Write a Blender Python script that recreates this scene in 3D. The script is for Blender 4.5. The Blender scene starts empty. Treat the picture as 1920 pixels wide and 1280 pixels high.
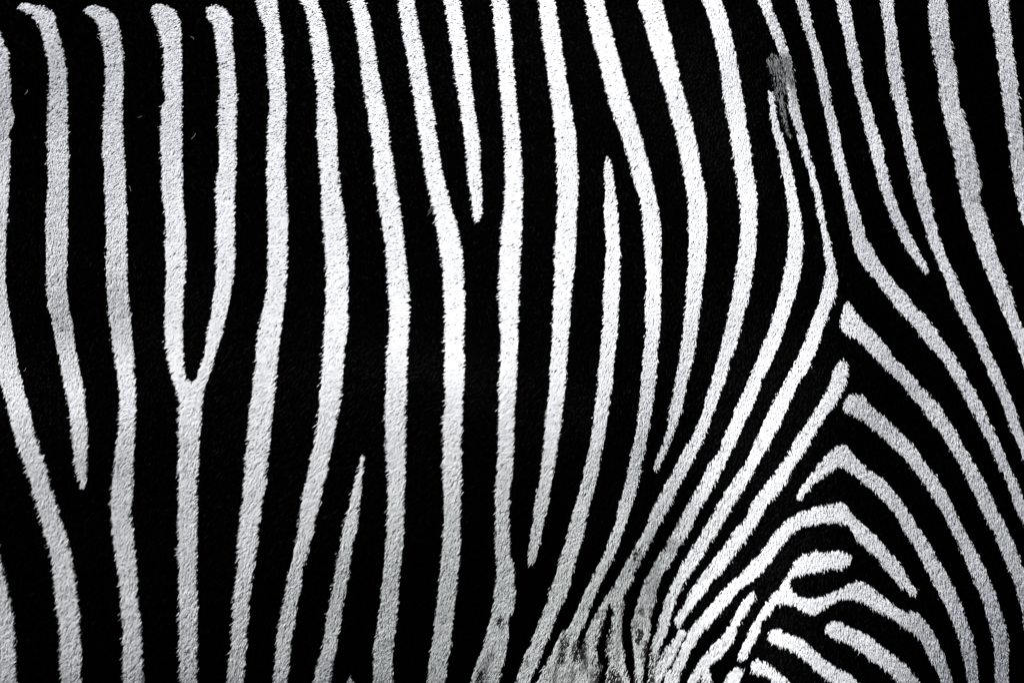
import bpy, math
import numpy as np
from mathutils import Vector
R = math.radians
sc = bpy.context.scene
rng = np.random.default_rng(7)

# ------------------------------------------------------------------ camera
CAM_Y, ZC, W_REF, D_REF = -6.27, 1.0, 0.95, 6.0
cam = bpy.data.cameras.new('camera'); co = bpy.data.objects.new('camera', cam)
sc.collection.objects.link(co); sc.camera = co
co.location = (0, CAM_Y, ZC); co.rotation_euler = (R(90), 0, 0)
cam.sensor_width = 36; cam.lens = 36 * D_REF / W_REF; cam.clip_end = 100

# ------------------------------------------------------------------ sky and sun
SUN_DIR = Vector((-.5255, -.5255, .669)).normalized()          # towards the sun
w = bpy.data.worlds.new('World'); sc.world = w; w.use_nodes = True
nt = w.node_tree; bg = nt.nodes['Background']
sky = nt.nodes.new('ShaderNodeTexSky'); sky.sky_type = 'NISHITA'; sky.sun_disc = False
sky.sun_elevation = math.asin(SUN_DIR.z)
sky.sun_rotation = math.atan2(SUN_DIR.x, SUN_DIR.y)
nt.links.new(sky.outputs[0], bg.inputs[0]); bg.inputs[1].default_value = 0.05
sl = bpy.data.lights.new('sun', 'SUN'); sl.energy = 5.0; sl.angle = R(0.5); sl.color = (1, .985, .96)
so = bpy.data.objects.new('sun', sl); sc.collection.objects.link(so)
so.rotation_euler = SUN_DIR.to_track_quat('Z', 'Y').to_euler(); so.location = SUN_DIR * 5
sc.view_settings.view_transform = 'Standard'; sc.view_settings.look = 'None'
sc.view_settings.exposure = 0.64; sc.view_settings.gamma = 1

# ------------------------------------------------------------------ materials
def mat(name, col, rough, spec, tone=False, trans=0.0, sheen=0.0, noise=0.0, cool=None, hair=0.0):
    m = bpy.data.materials.new(name); m.use_nodes = True
    t = m.node_tree; b = t.nodes['Principled BSDF']
    b.inputs['Base Color'].default_value = (*col, 1)
    b.inputs['Roughness'].default_value = rough
    b.inputs['Specular IOR Level'].default_value = spec
    b.inputs['Sheen Weight'].default_value = sheen
    if tone:
        a = t.nodes.new('ShaderNodeAttribute'); a.attribute_name = 'tone'
        mx = t.nodes.new('ShaderNodeMix'); mx.data_type = 'RGBA'
        mx.inputs[6].default_value = (*(cool or (0, 0, 0)), 1); mx.inputs[7].default_value = (*col, 1)
        t.links.new(a.outputs['Fac'], mx.inputs[0]); t.links.new(mx.outputs[2], b.inputs['Base Color'])
        wa = t.nodes.new('ShaderNodeAttribute'); wa.attribute_name = 'warm'
        mw = t.nodes.new('ShaderNodeMix'); mw.data_type = 'RGBA'; mw.blend_type = 'MULTIPLY'
        mw.inputs[7].default_value = (.945, .975, .945, 1)
        t.links.new(wa.outputs['Fac'], mw.inputs[0]); t.links.new(mx.outputs[2], mw.inputs[6]); t.links.new(mw.outputs[2], b.inputs['Base Color'])
        mx = mw
        if trans:
            tr = t.nodes.new('ShaderNodeBsdfTranslucent'); ms = t.nodes.new('ShaderNodeMixShader')
            ms.inputs[0].default_value = trans
            t.links.new(mx.outputs[2], tr.inputs[0])
            t.links.new(b.outputs[0], ms.inputs[1]); t.links.new(tr.outputs[0], ms.inputs[2])
            t.links.new(ms.outputs[0], t.nodes['Material Output'].inputs[0])
    if hair:
        # the sheen of a flat-lying coat follows the body under it as well as each hair
        ca = t.nodes.new('ShaderNodeAttribute'); ca.attribute_name = 'coat_normal'
        ge = t.nodes.new('ShaderNodeNewGeometry')
        v1 = t.nodes.new('ShaderNodeVectorMath'); v1.operation = 'SCALE'; v1.inputs[3].default_value = 1 - hair
        v2 = t.nodes.new('ShaderNodeVectorMath'); v2.operation = 'SCALE'; v2.inputs[3].default_value = hair
        v3 = t.nodes.new('ShaderNodeVectorMath'); v3.operation = 'ADD'
        v4 = t.nodes.new('ShaderNodeVectorMath'); v4.operation = 'NORMALIZE'
        t.links.new(ca.outputs['Vector'], v1.inputs[0]); t.links.new(ge.outputs['Normal'], v2.inputs[0])
        t.links.new(v1.outputs[0], v3.inputs[0]); t.links.new(v2.outputs[0], v3.inputs[1]); t.links.new(v3.outputs[0], v4.inputs[0])
        t.links.new(v4.outputs[0], b.inputs['Normal'])
        if tone and trans: t.links.new(v4.outputs[0], tr.inputs['Normal'])
    if noise:
        n = t.nodes.new('ShaderNodeTexNoise'); n.inputs['Scale'].default_value = 900
        bp = t.nodes.new('ShaderNodeBump'); bp.inputs['Strength'].default_value = noise; bp.inputs['Distance'].default_value = .001
        t.links.new(n.outputs[0], bp.inputs['Height']); t.links.new(bp.outputs[0], b.inputs['Normal'])
    return m
M_WHITE = mat('white_hair', (.842, .852, .885), .5, .45, tone=True, trans=.15, cool=(.05, .048, .045), hair=0.38)
M_BLACK = mat('black_hair', (.0003, .0003, .0004), 0.45, 0.006, hair=.6)
M_BROWN = mat('dark_brown_hair', (.016, .014, .012), .6, .15, hair=.5)
M_SKIN = mat('dark_skin', (.0008, .0008, .0009), .8, .02, noise=.4)

# ------------------------------------------------------------------ shape of the animal's side
K = W_REF / 1920
U0, V0, DG, NU, NV = -260., -260., 130., 20, 15
COEF = np.array([72.6, 30.2, -5.5, -41.0, -76.8, -104.6, -116.9, -113.1, -98.0, -68.8, -30.7, 8.2, 38.4, 60.1, 44.5, 32.2, 1.6, -30.3, -60.0, -94.9, 69.7, 29.0, 1.2, -37.0, -69.3, -95.1, -109.5, -109.8, -96.7, -73.3, -41.0, -6.4, 24.6, 31.8, 32.2, 3.0, -19.5, -48.7, -77.7, -107.4, 69.4, 33.9, -1.0, -31.5, -69.9, -100.8, -114.8, -109.5, -106.9, -85.2, -52.0, -20.5, 7.3, 38.7, -2.6, -8.2, -38.5, -72.6, -95.8, -131.4, 62.6, 30.8, 11.3, -33.2, -65.5, -84.2, -106.2, -107.3, -109.8, -86.4, -64.6, -38.8, -6.0, -6.5, -10.6, -33.8, -67.2, -81.9, -115.5, -139.2, 35.4, 22.0, -15.7, -34.3, -54.6, -80.3, -85.4, -97.1, -81.9, -75.5, -56.4, -42.2, -41.3, 1.4, -39.9, -38.7, -57.6, -100.9, -118.9, -152.5, 18.9, -10.3, -1.8, -32.9, -52.4, -55.7, -63.5, -72.6, -79.4, -70.5, -55.3, -39.9, -27.6, -18.1, 16.6, -33.0, -66.5, -92.3, -114.9, -139.0, -12.6, -19.3, -19.1, -26.8, -42.3, -45.4, -52.3, -46.8, -55.0, -36.9, -21.4, -3.5, 21.5, 15.9, 15.9, -5.4, -32.9, -73.8, -86.0, -120.3, -17.3, -36.8, -22.7, -45.9, -61.2, -35.2, -39.3, -29.7, -7.3, 11.7, 24.2, 21.2, 18.6, 25.3, 56.8, 31.0, -0.6, -33.2, -54.5, -85.4, -26.0, -17.5, -17.4, -14.1, -22.5, -40.7, -28.9, -23.6, -17.2, 22.3, 30.6, 52.3, 21.9, 46.1, 70.7, 38.1, 29.0, -7.7, -24.1, -56.2, -17.8, -17.3, -16.5, -20.2, -26.4, -24.3, -29.5, -18.4, -12.7, 6.3, 40.4, 39.2, 41.5, 79.4, 80.9, 61.9, 49.0, 25.9, 0.2, -26.9, -14.2, -12.4, -13.8, -15.2, -15.7, -20.3, -11.9, -14.3, -5.3, -0.4, 19.6, 65.6, 33.1, 92.2, 117.7, 93.1, 62.5, 50.4, 20.1, 1.5, -4.6, -4.1, -6.1, -4.2, -2.9, -4.5, -7.3, -7.2, -8.6, 6.1, 16.9, 47.7, 75.7, 147.7, 142.2, 144.6, 120.7, 63.3, 58.1, 16.1, 11.6, 11.5, 17.1, 18.8, 19.9, 15.7, 18.6, 16.9, 12.9, 15.2, 37.5, 53.7, 93.9, 194.7, 196.2, 180.0, 152.2, 128.1, 89.8, 68.7, 28.7, 30.4, 34.1, 36.2, 35.8, 36.1, 33.7, 32.5, 32.0, 45.2, 56.7, 110.4, 170.9, 226.9, 269.7, 236.3, 206.2, 166.8, 138.9, 103.7, 51.5, 50.5, 56.1, 58.0, 59.4, 56.9, 57.7, 56.3, 60.6, 67.8, 108.6, 146.7, 213.4, 290.9, 302.7, 303.9, 264.8, 233.9, 190.6, 166.1]).reshape(NV, NU) / 1000
HW, HH = .27, .42
def b3(t):
    t = np.abs(t); return np.where(t < 1, (4 - 6*t*t + 3*t**3)/6, np.where(t < 2, (2 - t)**3/6, 0))
def bulge(u, v):
    """half thickness of the body (m) at side-view place u, v (units of K metres)"""
    s = u.shape; u = u.ravel(); v = v.ravel()
    bu = b3((u[:, None] - (U0 + DG*np.arange(NU)))/DG); bv = b3((v[:, None] - (V0 + DG*np.arange(NV)))/DG)
    d = np.einsum('nj,ji,ni->n', bv, COEF, bu)
    x = (u - 960)*K; z = (640 - v)*K
    q = np.sqrt(np.maximum(0, 1 - (z/HH)**2))
    k = np.clip((1 - np.abs(z/HH))/.16, 0, 1); k = k*k*(3 - 2*k)
    return (HW*q + (-.10*x*x + d)*k).reshape(s)

# surface point seen along each sight line, on a 10-unit grid (positions and normals)
GX0, GY0, GS = -300., -200., 8.
gx = GX0 + GS*np.arange(331); gy = GY0 + GS*np.arange(211)
PX, PY = np.meshgrid(gx, gy)
Y = np.full(PX.shape, -.27)
for _ in range(14):
    s = (Y - CAM_Y)/D_REF
    U = 960 + (PX - 960)*s; V = 640 + (PY - 640)*s
    Y = Y*.3 - .7*bulge(U, V)
s = (Y - CAM_Y)/D_REF
SX = (PX - 960)*K*s; SZ = ZC + (640 - PY)*K*s
SP = np.stack([SX, Y, SZ], -1)
du = np.gradient(SP, axis=1); dv = np.gradient(SP, axis=0)
SN = np.cross(du, -dv); SN /= np.linalg.norm(SN, axis=-1, keepdims=True)
SN *= np.where(SN[..., 1:2] > 0, -1, 1)
def bil(G, x, y):
    fx = np.clip((x - GX0)/GS, 0, G.shape[1] - 1.001); fy = np.clip((y - GY0)/GS, 0, G.shape[0] - 1.001)
    i = fx.astype(int); j = fy.astype(int); a = (fx - i); b = (fy - j)
    if G.ndim == 3: a = a[:, None]; b = b[:, None]
    return (G[j, i]*(1-a)*(1-b) + G[j, i+1]*a*(1-b) + G[j+1, i]*(1-a)*b + G[j+1, i+1]*a*b)

def link(name, me, m, parent):
    o = bpy.data.objects.new(name, me); sc.collection.objects.link(o); o.parent = parent
    me.materials.append(m); return o

zebra = bpy.data.objects.new('zebra', None); sc.collection.objects.link(zebra)
zebra['label'] = 'black and white striped zebra seen close on its side, from flank to shoulder'
zebra['category'] = 'zebra'

def build_body():
    us = np.linspace(-640, 2560, 250); N = 240
    th = np.linspace(0, 2*math.pi, N, endpoint=False)
    x = (us - 960)*K
    t = np.clip((np.abs(x) - .62)/.172, 0, 1); e = np.sqrt(1 - t*t*.985)
    vs = np.zeros((len(us), N, 3))
    v = 640 - HH*np.sin(th)/K
    UU, VV = np.meshgrid(us, v, indexing='ij')
    front = np.cos(th)[None, :] >= 0
    hf = bulge(UU, VV); hb = HW*np.abs(np.cos(th))[None, :] - .10*0
    y = np.where(front, -hf, hb)
    vs[..., 0] = x[:, None]; vs[..., 1] = y*e[:, None]; vs[..., 2] = ZC + HH*np.sin(th)[None, :]*e[:, None]
    # the skin lies a little under the coat
    vs[..., 1] += .0012*np.where(front, 1, -1)
    nu = len(us); verts = vs.reshape(-1, 3).tolist(); faces = []
    for i in range(nu - 1):
        for j in range(N):
            a = i*N + j; b = i*N + (j+1) % N
            faces.append((a, b, b + N, a + N))
    faces.append(tuple(range(N))[::-1]); faces.append(tuple((nu-1)*N + j for j in range(N)))
    me = bpy.data.meshes.new('body'); me.from_pydata(verts, [], faces); me.update()
    me.shade_smooth()
    return link('body', me, M_SKIN, zebra)
body = build_body()

# ------------------------------------------------------------------ the coat pattern
# outlines of the white stripes: (left chain, right chain) going down, or a closed outline
LR = [
# rump edge
("-14,40 -30,120 -34,200 -38,300 -40,400 -38,500 -34,560 -24,620 -12,670 0,715 10,747 22,800 37,847 52,890 62,922 72,960 86,1007 98,1060 104,1110 111,1172 113,1222 115,1280",
 "-6,50 0,62 8,85 16,103 15,125 19,162 20,200 26,226 19,240 18,275 17,320 15,382 12,432 11,470 10,510 12,552 18,590 26,637 33,685 45,732 56,775 67,820 80,860 95,915 109,960 127,1015 138,1067 145,1117 150,1185 152,1280"),
("-60,960 -42,1045 -28,1110 -16,1180 -8,1280", "-24,960 0,1045 10,1085 19,1135 25,1172 28,1210 31,1280"),
("31,17 40,22 55,29 66,41 74,57 80,75 86,100 90,125 91,150 90,180 89,220 88,260 89,300 90,340 87,375 86,420 86,470 87,520 88,550 93,585 101,625 106,650 114,687 122,732 130,775 136,830 142,877 147,902 152,918",
 "40,9 55,9 70,12 85,16 97,22 103,30 103,45 108,62 114,80 119,105 123,130 125,170 126,220 127,270 128,310 127,360 126,410 126,450 124,500 123,530 128,570 135,605 139,640 147,685 155,725 159,777 163,820 162,877 160,902 155,918"),
("155,20 175,37 184,55 191,82 195,112 196,150 195,187 192,225 192,275 194,320 196,370 199,420 198,470 199,532 202,582 210,637 215,677 221,720 224,765 222,800 217,840 214,877 209,915 207,960 211,997 215,1035 221,1072 225,1110 227,1155 230,1197 231,1235 231,1280",
 "167,14 180,13 195,16 207,24 219,37 222,50 226,75 229,100 230,150 230,187 229,225 231,275 234,320 236,370 237,420 237,470 239,532 242,582 247,637 250,665 252,715 254,752 252,802 250,852 249,902 245,960 247,997 252,1035 256,1072 257,1110 261,1155 264,1197 267,1242 268,1280"),
("478,-10 481,15 487,30 495,50 499,80 499,112 502,150 504,187 502,225 500,262 500,320 500,370 502,420 502,470 501,507 499,545 494,575 486,607 481,637 479,690 472,740 467,790 462,852 457,915 454,952 450,975 447,1022 444,1072 439,1122 436,1172 432,1222 427,1267 427,1280",
 "518,-10 521,30 527,62 530,112 533,150 535,187 534,237 534,320 536,357 539,420 538,495 536,532 531,582 525,627 521,665 515,727 509,790 504,840 499,890 494,927 489,960 484,997 480,1035 476,1055 471,1097 467,1122 464,1172 460,1222 455,1280"),
("561,0 570,17 576,37 581,62 586,100 590,137 594,187 594,225 595,275 599,320 601,357 605,420 610,482 611,532 610,582 608,640 604,690 599,747 595,790 590,827 581,865 576,897 566,940 561,985 551,1030 542,1067 536,1110 529,1145 522,1185 517,1230 512,1280",
 "594,0 602,25 610,55 615,82 620,112 625,155 625,195 630,237 631,275 634,320 637,350 642,390 647,420 650,470 652,520 652,570 652,612 648,640 644,685 640,740 633,782 627,820 620,847 614,885 605,920 597,952 594,965 585,1002 575,1035 567,1067 564,1097 557,1130 552,1160 545,1205 541,1247 536,1280"),
("654,0 660,17 665,40 671,82 676,120 680,157 687,200 694,250 700,287 702,320 706,357 712,402 719,445 724,490 726,532 730,570 729,640 726,665 724,727 723,790 724,840 727,877 726,960 724,1005 720,1047 717,1090 711,1140 706,1180 701,1210 700,1260 699,1280",
 "682,0 691,30 699,70 705,110 709,140 714,167 721,202 726,237 731,270 736,307 739,332 746,370 751,410 757,450 761,495 765,537 767,570 765,640 764,665 763,727 761,790 760,852 758,902 757,960 755,1005 752,1047 747,1097 745,1140 741,1180 737,1210 736,1280"),
("679,853 674,875 666,900 660,922 652,957 644,985 639,1017 631,1052 626,1092 620,1122 612,1155 607,1192 601,1230 592,1260 589,1280",
 "682,858 680,880 678,905 675,930 672,960 667,997 660,1030 656,1060 650,1097 644,1122 640,1160 631,1205 625,1247 619,1280"),
("655,1270 650,1280", "657,1270 662,1280"),
("744,0 750,37 757,80 766,125 771,162 779,205 785,242 791,287 796,320 802,352 809,382 817,420 822,457 829,495 831,540 834,582 834,640 834,702 835,752 831,815 831,877 832,960 830,1010 826,1067 822,1110 816,1150 812,1192 806,1230 800,1280",
 "775,0 781,37 790,82 797,120 805,170 814,220 819,262 827,312 831,335 839,365 849,402 860,440 866,475 869,520 871,557 870,607 869,640 870,702 867,752 866,790 865,852 865,902 864,960 863,1010 859,1067 855,1110 851,1147 846,1197 840,1240 834,1280"),
("832,0 837,35 844,75 850,120 857,170 864,212 870,252 874,295 877,337 881,365 886,395 890,415 894,420",
 "862,0 869,50 877,100 882,142 887,187 894,237 900,275 900,320 902,345 903,382 901,412 897,420"),
("922,0 926,37 932,100 937,155 942,212 946,262 947,320 946,370 941,432 937,495 936,545 937,607 938,640 936,702 935,765 935,827 932,877 930,915 929,960 929,1005 930,1047 931,1080 927,1110 926,1135 919,1160 912,1192 904,1217 890,1252 881,1280",
 "951,0 956,45 959,75 961,112 966,162 971,220 976,270 979,320 980,370 979,415 976,470 974,520 972,570 970,640 969,690 967,740 964,790 963,840 960,877 956,927 954,960 955,997 959,1047 964,1067 966,1100 963,1140 956,1162 952,1197 946,1230 940,1255 935,1280"),
("1009,0 1014,37 1021,87 1026,130 1032,180 1039,225 1042,270 1044,320 1045,370 1044,420 1041,470 1040,507 1038,557 1035,607 1035,640 1032,677 1030,727 1026,772 1022,810 1019,847 1014,890 1007,922 1002,957 996,997 991,1035 990,1052 993,1060",
 "1039,0 1046,45 1054,95 1061,140 1067,180 1074,220 1079,255 1082,312 1083,357 1081,420 1078,470 1074,520 1070,570 1065,640 1062,677 1060,727 1054,777 1047,827 1040,872 1032,915 1025,960 1019,985 1012,1015 1006,1042 999,1057"),
("1138,295 1134,305 1133,320 1134,357 1132,395 1135,432 1135,495 1132,545 1132,582 1130,620 1127,640 1124,677 1120,727 1115,772 1110,810 1104,845 1097,877 1089,910 1080,945 1075,960 1067,990 1060,1017 1051,1047 1041,1080 1032,1105 1024,1135 1012,1165 1000,1197 985,1230 972,1260 965,1280",
 "1144,300 1149,320 1152,350 1156,380 1160,420 1162,470 1162,512 1161,557 1159,595 1156,640 1151,682 1146,732 1140,770 1135,810 1127,852 1120,890 1112,922 1104,957 1097,985 1090,1020 1081,1047 1072,1082 1064,1110 1052,1135 1042,1160 1032,1185 1020,1215 1007,1247 994,1280"),
("1097,0 1105,37 1112,75 1124,117 1130,145 1137,175 1145,205 1157,237 1169,270 1180,305 1187,335 1197,365 1204,400 1206,432 1210,470 1212,507 1212,545 1210,582 1210,640 1206,670 1202,715 1199,752 1194,790 1190,822 1184,852 1177,885 1170,917 1161,947 1156,975 1146,1002 1136,1032 1122,1060 1110,1085 1096,1112 1082,1142 1070,1172 1056,1190 1050,1215",
 "1130,0 1139,32 1150,70 1160,110 1169,145 1180,185 1191,220 1202,255 1212,295 1219,320 1226,352 1234,390 1239,430 1239,470 1240,507 1239,557 1237,595 1235,640 1231,677 1229,715 1225,745 1220,777 1215,810 1210,835 1204,870 1196,905 1189,935 1182,960 1172,985 1162,1015 1151,1042 1139,1067 1127,1095 1115,1122 1104,1145 1095,1172 1087,1185 1084,1200 1081,1222"),
("1196,0 1206,37 1217,75 1229,112 1240,150 1250,182 1257,212 1266,247 1274,282 1281,320 1286,350 1291,390 1291,445 1291,495 1287,545 1285,582 1279,637 1274,672 1266,715 1261,747 1255,775 1250,810 1241,835 1231,860 1226,877 1227,886",
 "1240,0 1251,45 1261,85 1271,125 1277,160 1287,195 1296,225 1305,262 1311,300 1315,327 1322,365 1325,407 1324,457 1321,507 1316,545 1311,590 1306,630 1302,660 1294,697 1284,737 1279,765 1271,790 1262,815 1255,837 1245,857 1232,880"),
("1316,0 1326,25 1335,57 1344,95 1351,130 1355,170 1361,207 1369,250 1375,287 1379,320 1385,357 1389,402 1388,440 1384,480 1380,515 1374,550 1366,590 1357,630 1354,640 1346,672 1335,710 1324,747 1314,785 1302,810 1287,837 1272,865 1259,892 1242,917 1230,942 1222,960 1214,982 1200,1010 1186,1032 1172,1057 1160,1080 1149,1102 1135,1122 1120,1145 1107,1172 1100,1190 1097,1215",
 "1351,0 1362,32 1371,67 1380,105 1385,137 1390,170 1396,207 1402,245 1407,275 1411,317 1416,345 1419,390 1419,432 1416,480 1410,520 1402,560 1392,602 1384,637 1372,672 1360,710 1347,745 1336,782 1322,815 1310,840 1297,870 1282,897 1267,925 1252,955 1245,967 1230,997 1215,1025 1202,1047 1190,1072 1179,1100 1170,1115 1166,1140 1166,1172 1167,1205 1169,1225"),
("1442,172 1442,190 1445,220 1450,250 1457,282 1465,317 1470,345 1475,370 1479,400 1479,432 1477,470 1472,502 1466,535 1459,565 1450,595 1441,625 1432,642 1420,672 1407,707 1392,740 1380,767 1370,795 1357,822 1345,852 1327,877 1315,902 1300,927 1286,955 1276,972 1262,997 1250,1020 1236,1042 1222,1067 1210,1087 1201,1110 1195,1132 1190,1152 1185,1172 1186,1197 1190,1222 1192,1242 1191,1280",
 "1449,175 1451,195 1456,220 1464,245 1471,270 1479,295 1485,320 1490,345 1497,380 1502,410 1506,445 1506,470 1502,502 1495,537 1487,565 1479,592 1470,620 1464,640 1452,665 1440,695 1432,707 1420,742 1407,770 1395,795 1385,820 1370,850 1355,880 1342,905 1327,932 1312,955 1305,972 1290,1000 1275,1022 1260,1050 1242,1080 1232,1100 1229,1122 1224,1145 1219,1165 1217,1197 1215,1215 1210,1240 1207,1260 1206,1280"),
("1420,0 1428,20 1436,38 1442,55 1449,72 1457,92 1465,110 1471,130 1474,160 1478,185 1480,212 1490,237 1497,270 1507,295 1515,320 1517,332 1524,355 1529,377 1532,400 1539,425 1542,450 1546,480 1549,505 1546,520 1542,545 1536,567 1526,595 1517,620 1510,640 1499,665 1481,697 1467,725 1452,752 1440,775 1432,795 1417,827 1405,857 1392,877 1377,900 1362,922 1345,950 1335,970 1320,990 1307,1012 1292,1037 1277,1062 1265,1085 1255,1107 1246,1130 1239,1155 1232,1180 1225,1205 1219,1230 1217,1255 1219,1280",
 "1444,0 1451,27 1461,50 1470,75 1479,105 1486,132 1490,162 1496,195 1502,225 1509,252 1515,280 1526,317 1531,342 1539,367 1544,395 1549,420 1554,445 1559,470 1566,500 1571,532 1567,550 1559,572 1550,600 1539,627 1536,640 1529,662 1515,695 1501,717 1485,747 1472,777 1459,805 1445,832 1435,847 1422,870 1405,900 1390,925 1372,952 1362,972 1347,995 1332,1017 1320,1037 1302,1065 1287,1087 1275,1110 1265,1135 1260,1150 1255,1167 1250,1190 1243,1202 1236,1225 1233,1242 1232,1280"),
("1282,1180 1271,1188 1263,1203 1252,1209 1244,1221 1238,1238 1230,1258 1224,1280", "1286,1187 1276,1207 1266,1230 1255,1252 1242,1270 1237,1280"),
("1579,676 1569,687 1560,707 1550,732 1536,757 1522,780 1510,800 1494,820 1481,845 1465,870 1452,890 1440,905 1427,922 1407,952 1400,972 1382,990 1365,1015 1345,1040 1330,1062 1312,1085 1297,1107 1285,1130 1272,1150 1266,1167 1270,1176",
 "1586,680 1589,697 1584,725 1572,747 1557,770 1542,792 1527,815 1514,837 1499,860 1484,885 1470,910 1455,930 1440,947 1432,962 1420,982 1402,1007 1385,1030 1370,1052 1355,1072 1335,1092 1320,1115 1302,1137 1287,1157 1276,1172"),
("1412,1107 1402,1120 1390,1132 1382,1150 1372,1167 1362,1182 1352,1197 1337,1210 1320,1230 1305,1250 1295,1267 1290,1280",
 "1416,1112 1415,1125 1407,1137 1397,1155 1385,1172 1380,1192 1367,1215 1352,1232 1335,1247 1318,1262 1307,1280"),
("1318,1256 1320,1280", "1328,1254 1333,1280"),
("1249,1260 1247,1280", "1257,1256 1262,1280"),
("1491,0 1499,25 1507,57 1517,87 1525,117 1532,150 1539,180 1546,212 1552,245 1559,277 1567,317 1575,340 1582,375 1589,407 1596,440 1602,470 1612,492 1627,512 1645,532 1660,552 1677,575 1695,595 1715,617 1732,640 1747,655 1765,677 1780,700 1797,727 1812,755 1827,782 1842,810 1857,840 1870,867 1885,900 1897,932 1907,960 1919,982 1935,1025 1950,1070",
 "1512,0 1520,32 1527,65 1540,102 1547,132 1554,162 1559,195 1569,232 1576,265 1585,310 1590,332 1599,365 1610,400 1617,427 1629,455 1645,485 1660,507 1677,530 1695,550 1712,572 1732,592 1750,615 1767,640 1782,662 1800,687 1815,715 1830,740 1845,767 1857,797 1872,827 1885,857 1897,887 1910,915 1919,937 1935,980 1958,1040"),
("1566,0 1572,30 1581,65 1587,100 1594,132 1600,162 1610,197 1619,232 1627,265 1637,307 1644,330 1651,357 1661,387 1670,412 1680,432 1692,457 1705,480 1720,497 1735,512 1739,515",
 "1591,0 1596,27 1601,60 1610,100 1616,140 1622,170 1632,200 1640,230 1650,260 1657,292 1661,317 1667,340 1676,370 1687,400 1700,425 1712,452 1727,480 1737,497 1742,512"),
("1649,0 1654,32 1660,70 1662,112 1666,145 1672,175 1681,215 1690,252 1697,287 1704,320 1711,352 1720,385 1730,415 1740,445 1750,475 1762,505 1775,535 1786,565 1800,595 1815,620 1825,640 1840,672 1852,702 1867,732 1880,765 1890,795 1902,822 1915,855 1930,890 1950,940",
 "1674,0 1676,32 1681,70 1687,105 1691,145 1697,180 1706,220 1712,257 1722,292 1729,320 1737,345 1744,377 1752,415 1762,450 1777,487 1790,517 1800,540 1812,570 1827,600 1840,622 1847,640 1862,675 1877,702 1887,730 1900,760 1910,790 1919,820 1935,860 1960,920"),
("1739,0 1741,37 1745,75 1752,112 1759,150 1762,187 1771,225 1779,262 1789,300 1792,325 1799,352 1806,390 1815,420 1827,455 1840,490 1852,520 1865,550 1877,582 1890,612 1902,637 1910,660 1919,687 1935,730 1950,770",
 "1774,0 1777,37 1782,75 1787,112 1792,150 1797,185 1807,225 1817,257 1826,287 1832,315 1839,350 1835,370 1842,390 1852,425 1865,462 1875,497 1887,530 1900,565 1910,595 1920,617 1940,665 1965,720"),
("1852,0 1857,32 1864,70 1867,95 1872,125 1877,162 1881,200 1886,237 1892,275 1897,320 1902,350 1910,385 1919,427 1935,480 1955,530",
 "1887,0 1894,50 1900,100 1906,150 1910,200 1915,250 1919,287 1925,330 1940,390 1970,470"),
]
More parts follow.
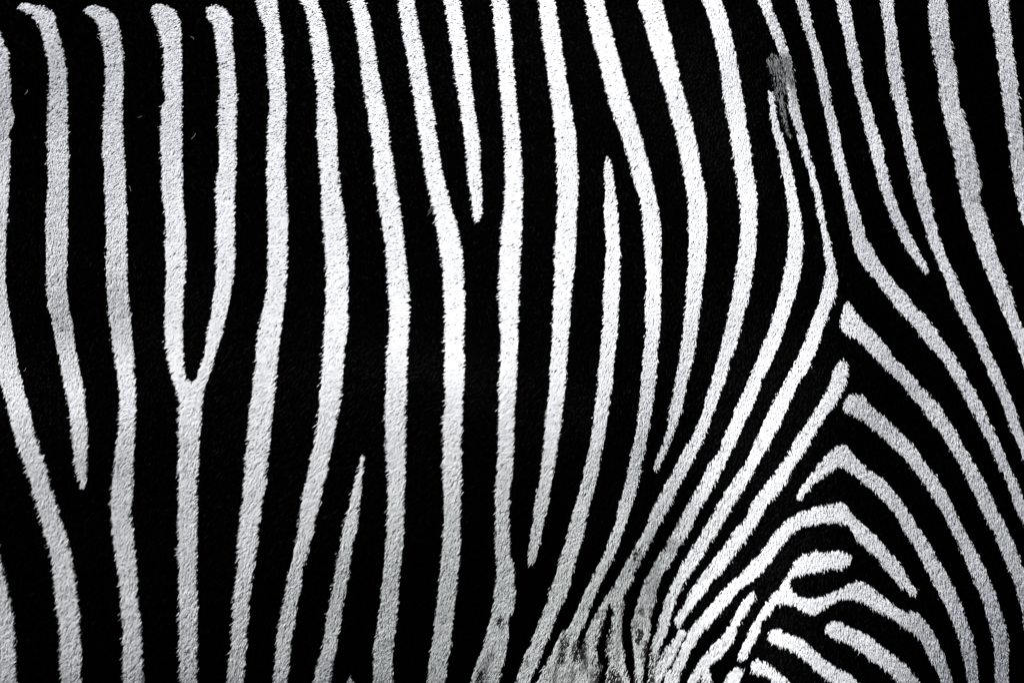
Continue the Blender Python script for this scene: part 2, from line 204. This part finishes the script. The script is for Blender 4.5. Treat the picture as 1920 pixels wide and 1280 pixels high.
CL = [
# forked stripe
"282,17 285,32 294,50 299,67 304,95 306,125 305,160 309,192 299,201 301,215 300,250 300,282 302,320 302,345 305,375 310,420 309,482 311,520 309,557 309,595 310,637 314,670 321,700 330,730 336,760 335,795 336,840 334,877 334,927 334,960 334,1035 335,1085 335,1135 337,1172 336,1222 337,1280 338,1400 368,1400 368,1280 369,1235 369,1185 369,1135 367,1085 368,1035 369,997 369,960 370,915 372,865 372,827 375,790 379,752 384,727 394,702 402,672 411,640 415,630 424,590 431,557 436,527 439,495 440,445 439,395 441,345 442,320 441,275 442,225 444,185 441,150 438,107 435,75 434,50 435,35 427,24 415,16 400,11 389,13 385,20 386,32 397,47 402,65 405,100 409,125 411,162 409,200 409,250 409,320 404,345 405,395 405,445 405,495 403,537 399,565 394,595 387,635 382,665 374,692 367,712 359,720 350,712 346,700 344,670 342,640 342,595 344,557 346,520 347,470 347,425 342,370 341,320 341,275 340,225 340,175 340,125 339,75 335,40 325,21 310,12 297,10 286,12",
# arch over the elbow
"1258,1300 1259,1280 1262,1255 1272,1230 1285,1200 1297,1175 1315,1155 1332,1135 1352,1112 1372,1092 1395,1072 1415,1047 1435,1027 1440,1017 1455,997 1472,980 1490,967 1515,957 1535,950 1557,947 1572,942 1585,947 1592,957 1600,970 1615,982 1632,997 1650,1015 1665,1035 1682,1052 1692,1067 1702,1085 1710,1100 1718,1107 1717,1120 1710,1118 1697,1107 1685,1100 1675,1085 1662,1070 1647,1052 1630,1035 1612,1020 1600,1005 1587,985 1572,981 1545,982 1515,985 1497,992 1480,1007 1467,1025 1452,1045 1440,1062 1432,1070 1412,1090 1392,1102 1380,1115 1365,1135 1350,1152 1332,1172 1315,1185 1305,1205 1292,1225 1285,1245 1275,1267 1272,1280 1270,1300",
# looping stripe with prong
"1385,1235 1390,1217 1402,1195 1412,1172 1425,1150 1437,1130 1450,1115 1465,1100 1474,1085 1485,1062 1497,1047 1522,1037 1547,1036 1577,1035 1590,1040 1599,1047 1595,1057 1582,1066 1560,1067 1540,1071 1517,1076 1495,1079 1481,1090 1481,1101 1490,1112 1505,1121 1525,1122 1542,1120 1560,1112 1577,1104 1595,1095 1612,1091 1627,1097 1640,1107 1655,1120 1672,1132 1685,1141 1697,1149 1710,1145 1722,1152 1735,1165 1745,1180 1757,1202 1770,1230 1777,1250 1786,1280 1806,1390 1780,1390 1765,1280 1757,1260 1742,1232 1727,1205 1715,1187 1700,1180 1685,1170 1665,1157 1645,1147 1622,1132 1600,1126 1577,1125 1562,1132 1545,1142 1525,1154 1507,1147 1490,1137 1472,1132 1460,1134 1450,1142 1440,1155 1432,1162 1425,1185 1415,1207 1405,1227 1395,1239",
"1444,1185 1457,1177 1472,1185 1490,1194 1507,1201 1520,1215 1535,1227 1550,1240 1567,1252 1585,1260 1600,1272 1620,1290 1680,1340 1690,1390 1660,1390 1600,1315 1560,1280 1547,1270 1530,1257 1515,1242 1497,1230 1477,1217 1457,1210 1442,1200",
"1544,1182 1550,1172 1567,1165 1582,1170 1600,1180 1617,1187 1635,1197 1652,1212 1672,1225 1690,1240 1705,1255 1717,1270 1730,1290 1765,1390 1730,1390 1695,1295 1682,1280 1670,1265 1655,1252 1632,1237 1610,1220 1585,1205 1560,1195",
"1409,1252 1410,1242 1422,1235 1432,1242 1440,1245 1452,1255 1467,1267 1480,1280 1560,1360 1530,1380 1455,1290 1440,1268 1425,1266",
"1350,1300 1362,1270 1375,1255 1387,1251 1396,1260 1390,1272 1378,1300",
# shoulder chevrons
"1495,937 1495,930 1505,912 1520,890 1535,872 1550,855 1565,840 1580,834 1592,842 1605,860 1617,872 1635,885 1652,897 1670,915 1682,930 1695,947 1704,960 1715,980 1727,997 1742,1020 1755,1045 1767,1065 1777,1082 1790,1107 1800,1130 1810,1160 1820,1185 1827,1217 1831,1247 1834,1280 1840,1400 1820,1400 1814,1280 1807,1240 1800,1210 1792,1185 1782,1157 1772,1135 1757,1110 1745,1085 1732,1060 1717,1032 1700,1005 1687,980 1675,959 1665,950 1647,930 1627,912 1610,900 1592,885 1580,877 1555,885 1540,897 1525,910 1512,927 1500,938",
"1580,760 1584,752 1590,742 1602,740 1617,742 1627,755 1642,770 1660,785 1677,800 1692,815 1707,832 1720,847 1732,865 1747,885 1762,905 1775,927 1790,955 1797,975 1810,997 1820,1017 1835,1045 1850,1077 1862,1105 1872,1135 1880,1160 1886,1185 1890,1230 1890,1280 1892,1400 1868,1400 1865,1280 1865,1240 1862,1210 1855,1177 1847,1145 1837,1115 1825,1087 1812,1060 1800,1030 1787,1005 1775,977 1762,955 1745,927 1730,905 1715,885 1700,865 1685,850 1665,832 1650,817 1632,802 1615,787 1595,777 1581,767",
"1590,566 1595,570 1602,585 1615,600 1630,615 1645,630 1652,640 1662,652 1677,672 1695,690 1710,705 1727,725 1742,742 1760,762 1772,780 1787,802 1800,825 1815,852 1830,877 1842,900 1857,927 1870,957 1880,975 1892,1002 1902,1025 1912,1052 1920,1075 1932,1110 1942,1160 1950,1280 1952,1400 1935,1400 1930,1280 1921,1185 1915,1145 1907,1115 1897,1085 1887,1060 1875,1032 1865,1005 1852,980 1840,957 1825,922 1810,892 1795,865 1777,835 1762,810 1742,787 1727,765 1710,747 1692,725 1675,707 1657,690 1640,672 1625,655 1610,640 1592,632 1580,622 1575,605 1579,590 1582,575",
# pale belly skin behind the elbow
"1057,1182 1066,1178 1080,1195 1081,1222 1092,1212 1104,1182 1118,1152 1140,1118 1166,1120 1166,1172 1168,1215 1175,1252 1181,1280 1186,1330 1130,1360 1040,1360 980,1330 1007,1280 1012,1270 1025,1242 1037,1220 1046,1200",
]
# extra stripes outside the photograph: copies of outer ones moved sideways
SHIFT = [("L",0,-165),("L",0,-280),("R",-1,105),("R",-1,215),("R",-2,330)]

HOLES = ["1145,1130 1138,1140 1135,1157 1130,1177 1124,1197 1120,1220 1122,1237 1130,1247 1127,1262 1121,1290 1135,1290 1136,1262 1144,1247 1142,1230 1137,1212 1140,1192 1145,1172 1147,1155 1148,1137"]

def pts(s): return np.array([[float(c) for c in p.split(',')] for p in s.split()])
def ext(P):
    """carry a chain on past the edge of the part that is in view"""
    P = P.copy()
    out = [P]
    def run(a, b):
        d = b - a; d = d/np.linalg.norm(d); return np.array([b + d*60, b + d*150])
    if P[0, 1] <= 0 and P[0, 1] > -20:
        k = min(3, len(P)-1); out.insert(0, run(P[k], P[0])[::-1])
    if P[-1, 1] >= 1278: out.append(run(P[-4] if len(P) > 3 else P[0] - [2, 0], P[-1]))
    return np.concatenate(out)
def smooth(P):
    """centripetal-like rounding of a closed outline"""
    n = len(P); out = []
    for i in range(n):
        p0, p1, p2, p3 = P[i-1], P[i], P[(i+1) % n], P[(i+2) % n]
        L = np.linalg.norm(p2 - p1); k = max(1, int(L/6))
        l0 = max(np.linalg.norm(p1-p0), 1e-3); l2 = max(np.linalg.norm(p3-p2), 1e-3); L = max(L, 1e-3)
        m1 = ((p1-p0)/l0*L + (p2-p1)/L*l0)/(l0+L)*L; m2 = ((p2-p1)/L*l2 + (p3-p2)/l2*L)/(L+l2)*L
        for t in np.arange(k)/k:
            out.append((2*t**3-3*t*t+1)*p1 + (t**3-2*t*t+t)*m1 + (-2*t**3+3*t*t)*p2 + (t**3-t*t)*m2)
    return np.array(out)
OX, OY, MW, MH = -280, -180, 2560, 1660
mask = np.zeros((MH, MW), np.int16)
def fill(P, val):
    A = P; B = np.roll(P, -1, 0)
    for yy in range(max(OY, int(P[:, 1].min())), min(OY + MH - 1, int(P[:, 1].max()) + 1)):
        yc = yy + .5
        c = (A[:, 1] <= yc) != (B[:, 1] <= yc)
        if not c.any(): continue
        xs = np.sort(A[c, 0] + (yc - A[c, 1])/(B[c, 1] - A[c, 1])*(B[c, 0] - A[c, 0]))
        for a, b in zip(xs[::2], xs[1::2]):
            i = max(0, int(round(a)) - OX); j = min(MW, int(round(b)) - OX)
            if j > i: mask[yy - OY, i:j] = val
outl = [smooth(np.concatenate([ext(pts(a)), ext(pts(b))[::-1]])) for a, b in LR]
n_lr = len(outl)
for which, k, dx in SHIFT:
    q = outl[0 if which == 'L' else n_lr + k].copy(); q[:, 0] += dx; outl.append(q)
outl += [smooth(pts(c)) for c in CL]
BELLY = len(outl)
for i in list(range(len(outl)))[::-1]: fill(outl[i], i + 1)

for h_ in HOLES: fill(smooth(pts(h_)), 0)

def seg_dist(x, y, x1, y1, x2, y2):
    dx, dy = x2-x1, y2-y1; t = np.clip(((x-x1)*dx + (y-y1)*dy)/(dx*dx+dy*dy+1e-9), 0, 1)
    return np.hypot(x-(x1+t*dx), y-(y1+t*dy))
def noise2(x, y, cell, seed):
    r = np.random.default_rng(seed); G = r.random((256, 256))*2 - 1
    fx = x/cell + 60; fy = y/cell + 60; i = np.floor(fx).astype(int); j = np.floor(fy).astype(int)
    a = fx - i; b = fy - j; a = a*a*(3-2*a); b = b*b*(3-2*b); i %= 256; j %= 256; I = (i+1) % 256; J = (j+1) % 256
    return G[j, i]*(1-a)*(1-b) + G[j, I]*a*(1-b) + G[J, i]*(1-a)*b + G[J, I]*a*b

# lie of the coat: x, y, direction (x right, y down), length, lift
COMB = [(60,100,-.5,.5,13,.60),(300,150,-.6,.5,13,.60),(60,500,-.2,.9,13,.55),(350,450,-.5,.7,13,.55),(300,900,-.6,.75,17,.42),(100,1200,-.6,.75,18,.40),
 (600,100,-.5,.4,11,.75),(600,450,-.6,.7,13,.55),(600,900,-.55,.8,17,.42),(500,1200,-.5,.8,17,.42),(900,100,-.3,.3,10,.85),(950,500,-.5,.6,13,.6),(900,900,-.6,.7,14,.5),(850,1200,-.4,.6,12,.5),
 (1200,150,-.2,.3,10,.85),(1200,450,-.15,.8,14,.55),(1150,800,-.3,.9,14,.5),(1080,1100,-.3,.7,13,.35),(1150,1220,-.1,.9,19,.24),(1060,1250,-.2,.9,19,.24),(1400,200,-.4,.5,12,.6),(1400,600,-.15,1,16,.42),
 (1350,850,.1,1,17,.4),(1400,1000,.15,.9,17,.4),(1250,1120,.1,1,14,.4),(1600,100,-.2,.4,11,.7),(1650,350,-.3,.6,12,.6),(1700,600,0,1,14,.5),(1600,800,.05,1,15,.45),(1500,1020,-.1,1,16,.45),
 (1650,1100,0,1,17,.42),(1800,900,0,1,17,.42),(1800,1200,-.1,1,15,.42),(1500,1230,0,1,17,.42),(1880,600,.25,1,17,.42),(1770,100,.3,.8,22,.35),(1800,240,.45,.9,26,.32),(1830,330,.6,.6,22,.4),(1466,140,.25,1,21,.3),(1470,210,.25,1,21,.3),
 (1850,450,.3,1,22,.35),(1870,80,.1,.8,16,.5),(1910,300,0,.8,14,.5)]
COMB = np.array(COMB, float); COMB[(COMB[:, 1] > 700) & (COMB[:, 0] < 1000), 4] *= 1.1
COMB[(COMB[:, 0] > 1450) & (COMB[:, 1] < 500), 4] *= .85
COMB[:, 5] = .26 + (COMB[:, 5] - .36)*.35; COMB[:, 4] *= np.where(COMB[:, 4] > 20, .95, 0.58)
def comb(x, y):
    wsum = np.zeros((len(x), 1)); acc = np.zeros((len(x), 4))
    for c in COMB:
        sg = 120. if c[4] < 20 else 55.
        ww = np.exp(-((x-c[0])**2 + (y-c[1])**2)/(2*sg*sg)) + 1e-6/(1+((x-c[0])**2+(y-c[1])**2)/1e5)
        wsum[:, 0] += ww; acc += ww[:, None]*c[2:]
    acc /= wsum
    l = np.hypot(acc[:, 0], acc[:, 1]) + 1e-6
    return acc[:, 0]/l, acc[:, 1]/l, acc[:, 2], acc[:, 3]

# places where the white coat is broken up or darker in tone: x1 y1 x2 y2 radius strength
DARK = [(1203,1138,1206,1150,3,.4),(1195,1165,1192,1175,3,.3),(1213,1205,1212,1235,5,.6),(1095,1195,1100,1250,3,.35),(1075,1250,1073,1285,3,.3),(1045,1245,1040,1285,3,.3),(1112,1235,1112,1290,3,.3),(1160,1180,1158,1240,3,.25),(1226,1228,1224,1285,4,.5),(1222,1140,1226,1180,4,.35),(1168,1130,1168,1200,3,.4),(1085,1205,1098,1192,5,.4),(1474,112,1482,158,7,.30),(1142,1145,1138,1175,7,.6),(1136,1170,1131,1225,10,.6),(1130,1240,1129,1290,9,.6),(1060,1190,1054,1235,6,.55),(1056,1212,1052,1238,6,.4),
 (1090,1205,1085,1225,9,.7),(1153,1262,1156,1276,9,.65),(1097,1218,1096,1255,7,.30),(1110,1260,1112,1285,6,.2),(1200,1183,1199,1197,5,.95),(1200,1145,1206,1142,5,.12),(1217,1215,1213,1280,5,.6),(1180,1245,1190,1282,6,.7),
 (1199,1028,1190,1045,3,.8),(941,1158,938,1168,5,.5),(920,1225,900,1268,7,.33),(905,1262,900,1276,7,.5),(1274,1122,1266,1150,5,.6),(1244,1215,1240,1228,4,.6),
 (1123,1148,1120,1155,3,.4),(1350,860,1360,830,5,.15),(1420,812,1426,840,4,.25),(1310,1085,1330,1070,6,.2),(988,1237,990,1243,3,.4),(1040,1255,1045,1285,12,.15),(1072,1245,1070,1280,10,.15),(735,1200,722,1208,6,.2),
 (1583,734,1576,752,4,.7)]
TONE_DOWN = [(1472,105,1484,150,9,.30),(1484,160,1492,190,6,.22),(1228,1012,1262,1022,12,.35),(1170,1068,1190,1045,14,.18),(110,600,118,612,10,.14),(1215,1060,1235,1130,16,.20),(1700,1165,1730,1180,20,.15),(1765,1080,1790,1110,16,.12),(835,1143,830,1152,10,.15),(1108,905,1112,925,14,.1),(1820,372,1838,375,5,.3),(1240,1060,1200,1150,22,.12)]
TONE_DOWN += [(a[0], a[1], a[2], a[3], a[4]*1.1, a[5]*1.2) for a in DARK if a[5] <= .45]   # only tinted, no dark hairs
DARK = [a for a in DARK if a[5] > .45]
GHOST = [(1451,114,1462,145,10,.65),(1466,118,1478,160,8,.7),(1458,140,1474,166,8,.6),(1458,166,1467,205,3.2,.95),(1467,205,1479,250,2.4,.95)]

def strands(n_px, x0, x1, y0, y1):
    n = int((x1-x0)*(y1-y0)/n_px)
    return rng.uniform(x0, x1, n), rng.uniform(y0, y1, n)

def tip_inside(x, y, dx, dy, ln, lf, white):
    """hairs that would cross far over the border of their own stripe are mostly left out"""
    tx = x + dx*ln*.9*np.cos(lf); ty = y + dy*ln*.9*np.cos(lf)
    m = mask[np.clip((ty - OY).astype(int), 0, MH-1), np.clip((tx - OX).astype(int), 0, MW-1)] > 0
    return (m == white)

def make(x, y, wid, lenmul, liftadd, seed, twist):
    """blades of hair: root pair, middle pair, tip"""
    n = len(x); dx, dy, ln, lift = comb(x, y)
    r = np.random.default_rng(seed)
    ang = .20*noise2(x, y, 7, 11) + .20*noise2(x, y, 28, 12) + r.normal(0, .19, n)
    c, s_ = np.cos(ang), np.sin(ang); dx, dy = dx*c - dy*s_, dx*s_ + dy*c
    ln = ln*lenmul*(1 + .12*noise2(x, y, 13, 13) + r.normal(0, .16, n)).clip(.4, 1.8)
    lf = (lift + liftadd + .06*noise2(x, y, 5, 14) + r.normal(0, .09, n)).clip(.08, 1.3)
    fl = ln*np.cos(lf); up = ln*np.sin(lf)
    wd = wid*r.uniform(.7, 1.35, n)
    tw = r.normal(0, twist, n)
    def P(ax, ay, hgt):
        return bil(SP, ax, ay) + bil(SN, ax, ay)*(hgt*K)[:, None]
    ex, ey = -dy, dx
    out = np.empty((n, 5, 3)); z = np.zeros(n)
    out[:, 0] = P(x - ex*wd/2, y - ey*wd/2, z - 1 - tw); out[:, 1] = P(x + ex*wd/2, y + ey*wd/2, z - 1 + tw)
    mx, my = x + dx*fl*.5, y + dy*fl*.5
    out[:, 2] = P(mx - ex*wd*.42, my - ey*wd*.42, up*.62 - tw); out[:, 3] = P(mx + ex*wd*.42, my + ey*wd*.42, up*.62 + tw)
    out[:, 4] = P(x + dx*fl, y + dy*fl, up)
    return out, bil(SN, x, y)
def hair_mesh(name, VN, tone=None, warm=None):
    V, NR = VN
    n = len(V); me = bpy.data.meshes.new(name)
    me.vertices.add(n*5); me.vertices.foreach_set('co', V.astype(np.float32).ravel())
    base = np.arange(n)[:, None]*5
    f = np.concatenate([base + [0, 1, 3, 2], base + [2, 3, 4]], 1).ravel()
    me.loops.add(n*7); me.loops.foreach_set('vertex_index', f.astype(np.int32))
    me.polygons.add(n*2)
    st = (np.arange(n)[:, None]*7 + [0, 4]).ravel(); me.polygons.foreach_set('loop_start', st.astype(np.int32))
    me.update(calc_edges=True)
    me.shade_smooth()
    NR = NR/np.linalg.norm(NR, axis=1, keepdims=True)
    a = me.attributes.new('coat_normal', 'FLOAT_VECTOR', 'POINT')
    a.data.foreach_set('vector', np.repeat(NR, 5, axis=0).astype(np.float32).ravel())
    if tone is not None:
        a = me.attributes.new('tone', 'FLOAT', 'POINT')
        a.data.foreach_set('value', np.repeat(tone, 5).astype(np.float32))
    if warm is not None:
        a = me.attributes.new('warm', 'FLOAT', 'POINT')
        a.data.foreach_set('value', np.repeat(warm, 5).astype(np.float32))
    return me

X, Yp = strands(2.3, -210, 2170, -130, 1410)
dx, dy, ln, lf = comb(X, Yp)
hx = X + dx*ln*.5*np.cos(lf); hy = Yp + dy*ln*.5*np.cos(lf)
lx = hx + rng.normal(0, 1.1, len(hx)) + 0.5*noise2(hx, hy, 5, 21) + .6*noise2(hx, hy, 17, 22); ly = hy + rng.normal(0, 1.1, len(hx)) + 0.5*noise2(hx, hy, 5, 23) + .5*noise2(hx, hy, 17, 24)
ids = mask[np.clip((ly - OY).astype(int), 0, MH-1), np.clip((lx - OX).astype(int), 0, MW-1)].astype(int)
keepw = tip_inside(X, Yp, dx, dy, ln, lf, True) | (rng.random(len(X)) > .72)
ids = np.where((ids > 0) & ~keepw, -1, ids)
streak = noise2(hx, hy, 4, 31)*.15 + noise2(hx, hy, 11, 32)*.25
dark = np.zeros(len(X))
for a in DARK: dark = np.maximum(dark, a[5]*np.clip(1.7 - seg_dist(hx, hy, *a[:4])/a[4], 0, 1)*(1 + streak))
rr = rng.random(len(X))
ghost = np.zeros(len(X))
for a in GHOST: ghost = np.maximum(ghost, a[5]*np.clip(1.5 - seg_dist(hx, hy, *a[:4])/a[4], 0, 1)*(1 + .7*streak))
is_dark = (dark > rr) & (ids > 0)
tone = 1 - np.abs(rng.normal(0, .10, len(X))) - .05*(noise2(hx, hy, 60, 41) + 1)*.5 - .04*(noise2(hx, hy, 10, 42) + 1)
for a in TONE_DOWN: tone -= a[5]*np.clip(1.6 - seg_dist(hx, hy, *a[:4])/a[4], 0, 1)
tone = tone.clip(.05, 1)
# the coat yellows a little towards the belly
warm = np.clip((hy - 760)/300, 0, 1)*np.clip((1330 - hx)/120, 0, 1)*np.clip((hx - 300)/500, .1, 1)

LABELS = {0: 'broad white stripe down the rump at the left edge', 2: 'white stripe with a hooked top, ending in a point'
}
for i in range(1, len(outl) + 1):
    sel = (ids == i) & ~is_dark
    if sel.sum() < 10: continue
    nm = 'belly_hair' if i == BELLY else 'white_stripe'
    o = link(nm, hair_mesh(nm, make(X[sel], Yp[sel], 1.4, 1.0, 0, 100 + i, 0.2), tone[sel], warm[sel]), M_WHITE, body)
    if (i - 1) in LABELS: o['label'] = LABELS[i - 1]
g = (ids == 0) & (ghost > rr)
o = link('grey_smudge', hair_mesh('grey_smudge', make(X[g], Yp[g], 1.0, 1.7, -.14, 3, .15), tone[g]*.30), M_WHITE, body)
o['kind'] = 'stuff'
o['label'] = 'ruffled grey hairs between the thin upright stripes'
o = link('brown_hair', hair_mesh('brown_hair', make(X[is_dark], Yp[is_dark], 2.4, 1.05, 0, 4, .5)), M_BROWN, body)
o['kind'] = 'stuff'
o['label'] = 'dark brown hairs in the pale fur behind the elbow'

X2, Y2 = strands(8, -210, 2170, -130, 1410)
dx, dy, ln, lf = comb(X2, Y2)
hx = X2 + dx*ln*.5*np.cos(lf); hy = Y2 + dy*ln*.5*np.cos(lf)
lx = hx + rng.normal(0, 1.1, len(hx)) + 0.5*noise2(hx, hy, 5, 21) + .6*noise2(hx, hy, 17, 22); ly = hy + rng.normal(0, 1.1, len(hx)) + 0.5*noise2(hx, hy, 5, 23) + .5*noise2(hx, hy, 17, 24)
id2 = mask[np.clip((ly - OY).astype(int), 0, MH-1), np.clip((lx - OX).astype(int), 0, MW-1)]
b = (id2 == 0) & (tip_inside(X2, Y2, dx, dy, ln, lf, False) | (rng.random(len(X2)) > .5))
o = link('black_hair', hair_mesh('black_hair', make(X2[b], Y2[b], 2.6, 1.0, 0, 5, .5)), M_BLACK, body)
o['kind'] = 'stuff'

# a few loose pale hairs lying over the black
def stray(x1, y1, x2, y2, wd):
    t = np.linspace(0, 1, 6); px = x1 + (x2-x1)*t + 1.2*np.sin(t*3); py = y1 + (y2-y1)*t
    P = bil(SP, px, py) + bil(SN, px, py)*(K*(6 + 4*t))[:, None]
    d = np.array([x2-x1, y2-y1])/math.hypot(x2-x1, y2-y1)
    Q = bil(SP, px - d[1]*wd, py + d[0]*wd) + bil(SN, px, py)*(K*(6 + 4*t))[:, None]
    H = (P + Q)/2 + bil(SN, px, py)*K*wd*.8
    V = np.concatenate([P, Q, H]).tolist()
    F = []
    for k in range(5):
        for a, c in ((0, 6), (6, 12), (12, 0)): F.append((a+k, c+k, c+k+1, a+k+1))
    me = bpy.data.meshes.new('loose_hair'); me.from_pydata(V, [], F); me.update()
    nn = me.attributes.new('coat_normal', 'FLOAT_VECTOR', 'POINT'); nn.data.foreach_set('vector', np.tile([-.1, -.95, .2], len(V)).astype(np.float32))
    at = me.attributes.new('tone', 'FLOAT', 'POINT'); at.data.foreach_set('value', np.full(len(V), .3, np.float32))
    return link('loose_hair', me, M_WHITE, body)
for a in [(180,73,185,81,.5),(366,253,357,266,.5),(50,171,44,180,.5),(356,72,362,80,.3),(241,350,244,362,.4),(812,388,803,402,.7),(814,389,805,406,.5),(809,392,801,410,.35),(49,690,45,697,.5),(257,223,264,222,.4)]: stray(*a)

#print("TRIS", sum(len(o.data.loops) - 2*len(o.data.polygons) for o in sc.objects if o.type == "MESH"))
